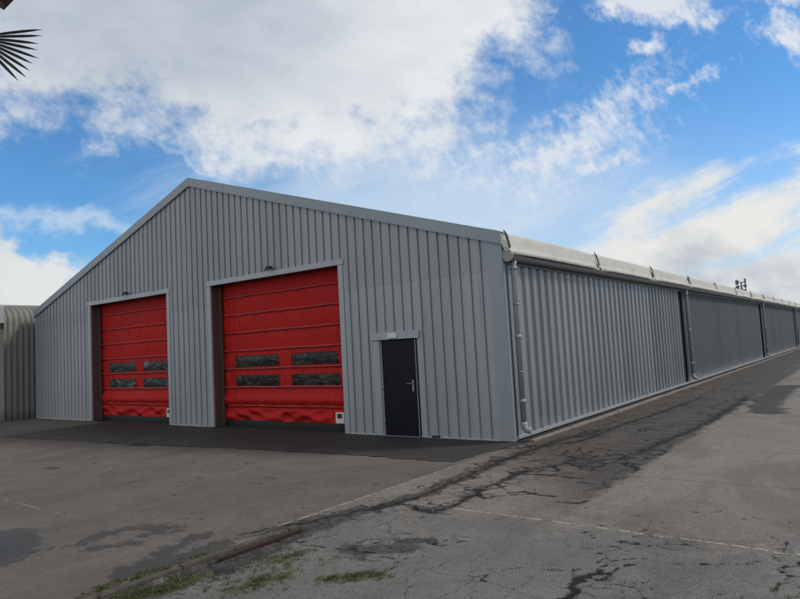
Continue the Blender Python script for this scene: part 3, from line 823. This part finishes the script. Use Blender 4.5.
    h = (b4 * .9 + b3 * .35 + ca * .8) * (t.attr('puddle').step(.0, .02))
    t.out(col, rough, 0.0, t.bump(h, 1.0, .012), .3)
    return m
g = link('ground', me, None, ground_mat()); g['kind'] = 'structure'

# ---- dark apron of newer asphalt along the foot of the front
def apron_mat():
    m, t = mat('dark sealed asphalt'); P = t.pos()
    n2 = t.noise(P, 1.3, 6, .6); n3 = t.noise(P, 12, 5, .7); n4 = t.noise(P, 90, 3, .8); f = t.noise(P, .5, 4, .6)
    c = t.node('ShaderNodeRGB'); c.outputs[0].default_value = (.027, .0268, .0262, 1)
    col = t.vmul(c.outputs[0], 1.0 + (n2 - .5) * .5 + (n3 - .5) * .3 + (n4 - .5) * .6)
    col = t.mix(f.step(.5, .75) * .35, col, (.05, .048, .045))
    col = t.mix(t.noise(P, 4, 5, .7).step(.62, .75) * .3, col, (.02, .02, .02))
    x, y, z = t.sep(P)
    dust = (y * -1.0 - 1.2 + (n2 - .5) * 3.0 + (n3 - .5) * 1.5).step(.2, 2.2) * (n3.step(.40, .62) * .5 + .3)
    col = t.mix(dust, col, (.085, .080, .074))
    tr = (t.noise(t.scale(P, (2.2, .22, 1)), 1.0, 4, .6)).step(.55, .66) * .35; col = t.mix(tr, col, (.055, .053, .05))
    oil = t.noise(P, 1.9, 5, .65).step(.64, .70) * .7; col = t.mix(oil, col, (.010, .010, .010))
    t.out(col, n3 * .25 + .6, 0.0, t.bump(n4 * .6 + n3, .6, .006), .4); return m
edge = [(-14.75, .02), (-14.56, -1.88), (-14.42, -3.3)]
pl = [(-14.42, -3.3), (-11.47, -3.02), (-8.5, -2.8), (-5.5, -2.44), (-3.44, -2.27), (-1.53, -2.18), (-.02, -2.17), (.03, -1.25), (.24, -.14), (.26, .0), (-.2, .0)]
ed = jitter(edge, .03, .12) + jitter(pl, .022, .10)[1:]
bm = bmesh.new()
vs = [bm.verts.new((p[0], p[1], .004)) for p in ed] + [bm.verts.new((-.2, .7, .004)), bm.verts.new((-14.75, .7, .004))]
f = bm.faces.new(vs); bmesh.ops.triangulate(bm, faces=[f])
ap = from_bm('apron', bm, None, apron_mat()); ap['kind'] = 'structure'

# ---- edging stones along the side wall
rnd = random.Random(4); bm = bmesh.new(); y = .15
while y < 78:
    l_ = rnd.uniform(.9, 1.1); dx = rnd.uniform(-.008, .008); dz = rnd.uniform(-.01, .006)
    box(bm, .235 + dx, .335 + dx, y, y + l_ - .015, -.05, .038 + dz, .008); y += l_
ks = from_bm('edging_stones', bm, None, M['plinth']); ks['kind'] = 'structure'
bm = bmesh.new(); box(bm, .04, .234, .06, 79, -.02, .006)
gs = from_bm('wall_gravel_strip', bm, None, simple('dark soil', (.022, .020, .017), .95, 0, .6, 30, 1, .01)); gs['kind'] = 'structure'

# ---- channel edge with the faded red steel angle
bm = bmesh.new(); y = -8.9
while y < -6.05:
    l_ = min(rnd.uniform(.5, .8), -6.03 - y); box(bm, .35, .435 + rnd.uniform(-.006, .006), y, y + l_ - .008, -.06, .030 + rnd.uniform(-.008, .006), .012); y += l_
ch = empty('drain_channel', (.45, -7.5, 0), 'narrow drain slot with concrete lip and faded red steel edge in the foreground', 'drain')
o = from_bm('concrete_lip', bm, None, M['concrete']); o.parent = ch; o.matrix_parent_inverse = Matrix.Translation((-.45, 7.5, 0))
bm = bmesh.new(); box(bm, .50, .535, -7.15, -6.08, -.05, .012, .003); box(bm, .448, .50, -7.1, -6.1, -.05, -.03, .002)
o = from_bm('steel_edge', bm, None, M['red_rust']); o.parent = ch; o.matrix_parent_inverse = Matrix.Translation((-.45, 7.5, 0))

# ---- loose crumbs of asphalt
def crumbs():
    rr = np.random.default_rng(9); V = []; F = []; cent = []
    base = [(-1, -1, -1), (1, -1, -1), (1, 1, -1), (-1, 1, -1), (-1, -1, 1), (1, -1, 1), (1, 1, 1), (-1, 1, 1)]
    fc = [(0, 3, 2, 1), (4, 5, 6, 7), (0, 1, 5, 4), (1, 2, 6, 5), (2, 3, 7, 6), (3, 0, 4, 7)]
    lines = [(bandA, .16, 500), ([(0.60, -8.6), (.68, -7.8), (.66, -7.0), (.55, -6.3)], .16, 700), (bandB, .10, 350), (c2, .12, 350), (c3, .14, 350), ([(.30, -8.4), (.28, -7)], .06, 160)]
    for poly, sp_, cnt in lines:
        poly = np.array(poly)
        for _ in range(cnt):
            k = rr.integers(len(poly) - 1); p = poly[k] + (poly[k + 1] - poly[k]) * rr.random() + rr.normal(0, sp_, 2); cent.append((p, rr.uniform(.0015, .006) * (1 if rr.random() < .96 else 1.7)))
    for _ in range(1500): cent.append((np.array([rr.uniform(.6, 5.5), rr.uniform(-8, -2)]), rr.uniform(.0015, .004)))
    for _ in range(400): cent.append((np.array([rr.uniform(-7, .2), rr.uniform(-8, -2.5)]), rr.uniform(.0015, .005)))
    for p, s in cent:
        if .32 < p[0] < .47 and p[1] < -6: continue
        if p[0] < .15 and p[1] > -.3: continue
        i = len(V); a = rr.random() * 6.28
        for b in base:
            j = 1 + rr.uniform(-.4, .25); bx, by, bz = b[0] * s * j, b[1] * s * j * .8, b[2] * s * .55 * j
            V.append((p[0] + bx * cos(a) - by * sin(a), p[1] + bx * sin(a) + by * cos(a), bz + s * .3))
        F += [tuple(i + k for k in f) for f in fc]
    o = mesh('loose_gravel', V, F, None, M['stone']); o['kind'] = 'stuff'; o['label'] = 'dark crumbs of broken asphalt scattered over the cracked yard'; o['category'] = 'gravel'
crumbs()

# ---- weeds and moss: small blades along the channel and in the cracks
def weeds():
    rr = np.random.default_rng(21); V = []; F = []
    spots = [([(0.36, -8.5), (0.2, -8.1), (0.22, -7.7), (0.28, -7.4), (.27, -6.9)], .045, 1100), ([(0.60, -8.2), (0.66, -8.0), (0.72, -7.85), (0.72, -7.6)], .06, 1500), ([(1.25, -7.6), (1.33, -7.3), (1.4, -7.1)], .06, 500),
             ([(1.05, -6.95), (1.08, -6.6)], .07, 300), ([(1.75, -7.05), (1.95, -6.9), (2.15, -6.72)], .05, 800), ([(.9, -7.6), (1.0, -7.0), (1.1, -6.6)], .14, 500), ([(5.05, -5.7), (5.0, -5.95)], .05, 250),
             ([(2.5, 3), (2.62, 7)], .05, 260), ([(.22, 1.0), (.22, 20)], .04, 260), ([(1.1, -7.4), (1.6, -7.2)], .1, 250)]
    for poly, sp_, cnt in spots:
        poly = np.array(poly)
        sp_ *= 1.35; cnt = int(cnt * 1.5)
        cl = [(poly[k] + (poly[k + 1] - poly[k]) * rr.random() + rr.normal(0, sp_, 2)) for k in rr.integers(0, len(poly) - 1, max(8, cnt // 16))]
        for _ in range(cnt):
            p = cl[rr.integers(len(cl))] + rr.normal(0, .018, 2); a = rr.random() * 6.28; h = rr.uniform(.004, .017) * (1.5 if rr.random() < .06 else 1); w_ = rr.uniform(.0015, .004); ln = rr.uniform(.2, 1.2) * h; b = rr.random() * 6.28
            if .33 < p[0] < .45 and p[1] < -6: continue
            i = len(V); dx, dy = cos(a) * w_, sin(a) * w_; lx, ly = cos(b) * ln, sin(b) * ln
            V += [(p[0] - dx, p[1] - dy, -.002), (p[0] + dx, p[1] + dy, -.002), (p[0] + dx * .8 + lx * .5, p[1] + dy * .8 + ly * .5, h * .7), (p[0] - dx * .8 + lx * .5, p[1] - dy * .8 + ly * .5, h * .7), (p[0] + lx, p[1] + ly, h)]
            F += [(i, i + 1, i + 2, i + 3), (i + 3, i + 2, i + 4)]
    m, t = mat('low weeds'); P = t.pos(); n = t.noise(P, 9, 4); n2 = t.noise(P, 120, 2)
    col = t.mix(n.step(.40, .60), (.035, .06, .012), (.115, .11, .034)); col = t.mix(n2.step(.55, .7) * .4, col, (.16, .12, .05))
    t.out(col, .7)
    o = mesh('weeds', V, F, None, m); o['kind'] = 'stuff'; o['label'] = 'low yellow green weeds and moss along the drain and in the cracks'; o['category'] = 'weeds'
weeds()

# ------------------------------------------------------------------ light
SUN_AZ, SUN_EL = 50.0, 46.0
sd = bpy.data.lights.new('sun', 'SUN'); sd.energy = 2.1; sd.angle = radians(10); sd.color = (1, .90, .76)
so = bpy.data.objects.new('sun', sd); C.objects.link(so)
v = Vector((sin(radians(SUN_AZ)) * cos(radians(SUN_EL)), cos(radians(SUN_AZ)) * cos(radians(SUN_EL)), sin(radians(SUN_EL))))
so.rotation_euler = v.to_track_quat('Z', 'Y').to_euler(); so.location = v * 50

wd = bpy.data.worlds.new('World'); bpy.context.scene.world = wd; wd.use_nodes = True
def sky():
    t = T(wd.node_tree)
    sk = t.node('ShaderNodeTexSky', sky_type='NISHITA', sun_disc=False)
    sk.sun_elevation = radians(SUN_EL); sk.sun_rotation = radians(SUN_AZ); sk.air_density = 1.0; sk.dust_density = .3; sk.ozone_density = 2.0
    G = t.coord('Generated')
    # a fixed compass frame looking north-north-west
    def dot(a):
        n = t.node('ShaderNodeVectorMath', operation='DOT_PRODUCT'); t.t.links.new(G, n.inputs[0]); n.inputs[1].default_value = a
        return N(t.t, n.outputs['Value'])
    dff = dot((-.59593, .79940, .07633)); df = dff.max(.12)
    X = dot((.79806, .60012, -.05431)) / df * 6.344 + 4.0; Y = dot((.08922, -.02855, .99560)) / df * -6.344 + 2.995   # sky chart
    V = t.comb(X, Y, 0.0)
    wn = t.node('ShaderNodeTexNoise'); t.t.links.new(V, wn.inputs['Vector']); wn.inputs['Scale'].default_value = 1.4; wn.inputs['Detail'].default_value = 5; wn.inputs['Roughness'].default_value = .6
    wa = t.node('ShaderNodeVectorMath', operation='MULTIPLY_ADD'); t.t.links.new(wn.outputs['Color'], wa.inputs[0]); wa.inputs[1].default_value = (.9, .7, 0)
    wb = t.node('ShaderNodeVectorMath', operation='ADD'); t.t.links.new(V, wb.inputs[0]); wb.inputs[1].default_value = (-.45, -.35, 0)
    t.t.links.new(wb.outputs[0], wa.inputs[2]); Vw = wa.outputs[0]
    def tmap(v, loc, ang, sc):
        n = t.node('ShaderNodeMapping', vector_type='TEXTURE'); t.t.links.new(v, n.inputs[0])
        n.inputs['Location'].default_value = loc; n.inputs['Rotation'].default_value = (0, 0, radians(ang)); n.inputs['Scale'].default_value = sc
        return n.outputs[0]
    def blob(cx, cy, rx, ry, ang=0.0, w=1.0):
        n = t.node('ShaderNodeVectorMath', operation='LENGTH'); t.t.links.new(tmap(Vw, (cx, cy, 0), ang, (rx, ry, 1)), n.inputs[0])
        return N(t.t, n.outputs['Value'])._m('MULTIPLY_ADD', -w, w)
    def fbm(ang, sx, sy, sc, det, ro, seed):
        return t.noise(tmap(V, (0, 0, -seed), ang, (1 / sx, 1 / sy, 1)), sc, det, ro) - .5
    nb = fbm(8, 1, 1.3, 1.5, 8, .60, 1.0)        # billows
    nw = fbm(-22, .42, 2.0, 1.3, 8, .62, 2.0)    # wisps rising to the right
    nr = fbm(-35, 1.4, .8, 7.0, 3, .6, 4.0)      # ripples
    ln = fbm(5, .8, 1.4, 1.7, 6, .58, 8.0)       # light and shade inside the clouds
    A = blob(1.0, -.60, 4.3, 2.0, 8).max(blob(3.7, .35, 1.45, 1.15, 0)).max(blob(4.35, -.1, 1.35, .95, -20)).max(blob(2.5, .85, 1.3, .5, 8)).max(blob(3.1, 1.35, 1.7, .45, 4, .5))
    aA = (A * 1.25 + nb * 1.35 + nr * .35).step(-.14, .46)
    B = blob(6.5, .0, 1.0, .30, 10).max(blob(7.9, .35, .55, .28, 20)).max(blob(6.4, .48, .25, .12, -20, .7)).max(blob(7.7, -.15, 1.0, .28, 5))
    aB = (B * 1.1 + nb * 2.0 + nr * 1.2).step(.10, .95) * .9
    Cc = blob(6.1, 1.15, 1.1, .34, -38).max(blob(5.5, 1.5, 1.1, .30, -14)).max(blob(5.95, 1.68, .45, .11, -8)).max(blob(6.9, .8, .4, .08, -25, .8))
    aC = (Cc * .9 + nw * 2.2 + nr * 2.6).step(-.20, 1.5) * .85
    D = blob(7.4, 2.25, 2.5, .58, -20).max(blob(6.4, 2.60, 1.9, .42, -14)).max(blob(8.3, 1.70, 1.9, .34, -24)).max(blob(8.0, 2.95, 3.0, .70, 0))
    aD = (D * 1.2 + nw * 2.6 + nr * .4).step(-.16, .75)
    E = blob(.0, 2.95, 1.25, .62, 10).max(blob(-.6, 2.9, 1.3, .7, 0)); aE = (E * 1.5 + nb * 1.3).step(-.02, .38)
    E2 = blob(.5, 2.22, 2.6, .12, 3).max(blob(3.0, 1.75, 1.1, .09, 26)).max(blob(2.0, 1.62, 1.0, .06, 24, .7)); aE2 = (E2 * .8 + nw * 1.6).step(-.15, 1.1) * .75
    Fv = blob(4.4, 2.05, 3.0, .80, 2); aF = (Fv * 1.3 + nw * 2.2).step(-.35, 1.3) * .80
    aH = Y.step(.6, 2.9) * X.step(1.5, 5.0) * .55                                   # thin bright veil to the north-east
    hz = dot((0, 0, 1)).step(.20, 0.0) * .45
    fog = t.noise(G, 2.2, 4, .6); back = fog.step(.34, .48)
    front = dff.step(.30, .50)
    ga = blob(1.3, .05, 3.0, 1.35, 6).step(-.25, .8)
    colA = t.mix((ga * .85 + ln * .75).sat(), (7.9, 8.2, 8.4), (4.2, 4.9, 5.8))
    gd = (Y.step(2.2, 2.75) * X.step(5.0, 6.3) * .45 + ln * 2.6 - .10).sat()
    colD = t.mix(gd, (8.1, 8.1, 7.9), (4.3, 4.9, 5.7))
    colE = t.mix((ln * 1.3 + .12).sat(), (7.6, 7.8, 7.8), (5.4, 5.9, 6.4))
    mul = t.node('ShaderNodeVectorMath', operation='MULTIPLY'); t.t.links.new(sk.outputs[0], mul.inputs[0]); mul.inputs[1].default_value = SKYGAIN
    col = mul.outputs[0]
    col = t.mix(aH * front, col, (5.2, 6.8, 9.0)); col = t.mix(hz * front, col, (5.5, 6.8, 8.6))
    col = t.mix((aF * .85).max(aE2) * front, col, (6.4, 7.4, 8.5))
    col = t.mix((aC.max(aB)) * front, col, (7.9, 8.2, 8.6))
    col = t.mix(aD * front, col, colD); col = t.mix(aE * front, col, colE); col = t.mix(aA * front, col, colA)
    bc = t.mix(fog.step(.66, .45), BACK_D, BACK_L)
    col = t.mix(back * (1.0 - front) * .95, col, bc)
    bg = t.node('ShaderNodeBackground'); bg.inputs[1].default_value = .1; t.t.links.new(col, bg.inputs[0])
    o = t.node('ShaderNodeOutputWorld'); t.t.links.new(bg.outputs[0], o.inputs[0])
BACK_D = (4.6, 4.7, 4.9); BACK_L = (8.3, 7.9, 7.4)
SKYGAIN = (.62, 1.10, 1.42)
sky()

# ------------------------------------------------------------------ camera
cam = bpy.data.cameras.new('camera'); co = bpy.data.objects.new('camera', cam); C.objects.link(co)
r_ = Vector((.79806196, .60012256, -.05431412)); u_ = Vector((.08922341, -.02854505, .99560251)); f_ = Vector((-.59593313, .79939858, .0763257))
co.matrix_world = Matrix(((r_.x, u_.x, -f_.x, CAM.x), (r_.y, u_.y, -f_.y, CAM.y), (r_.z, u_.z, -f_.z, CAM.z), (0, 0, 0, 1)))
cam.sensor_width = 36; cam.lens = 36 * 634.4 / 800; cam.clip_start = .05; cam.clip_end = 6000
sc = bpy.context.scene; sc.camera = co
sc.view_settings.view_transform = 'Standard'; sc.view_settings.look = 'None'; sc.view_settings.gamma = 1; sc.view_settings.exposure = 0
try: sc.view_settings.use_curve_mapping = False
except Exception: pass

sc.render.engine = 'CYCLES'
sc.cycles.max_bounces = 5; sc.cycles.diffuse_bounces = 3; sc.cycles.glossy_bounces = 2; sc.cycles.caustics_reflective = False; sc.cycles.caustics_refractive = False
wd.cycles.sampling_method = 'MANUAL'; wd.cycles.sample_map_resolution = 512
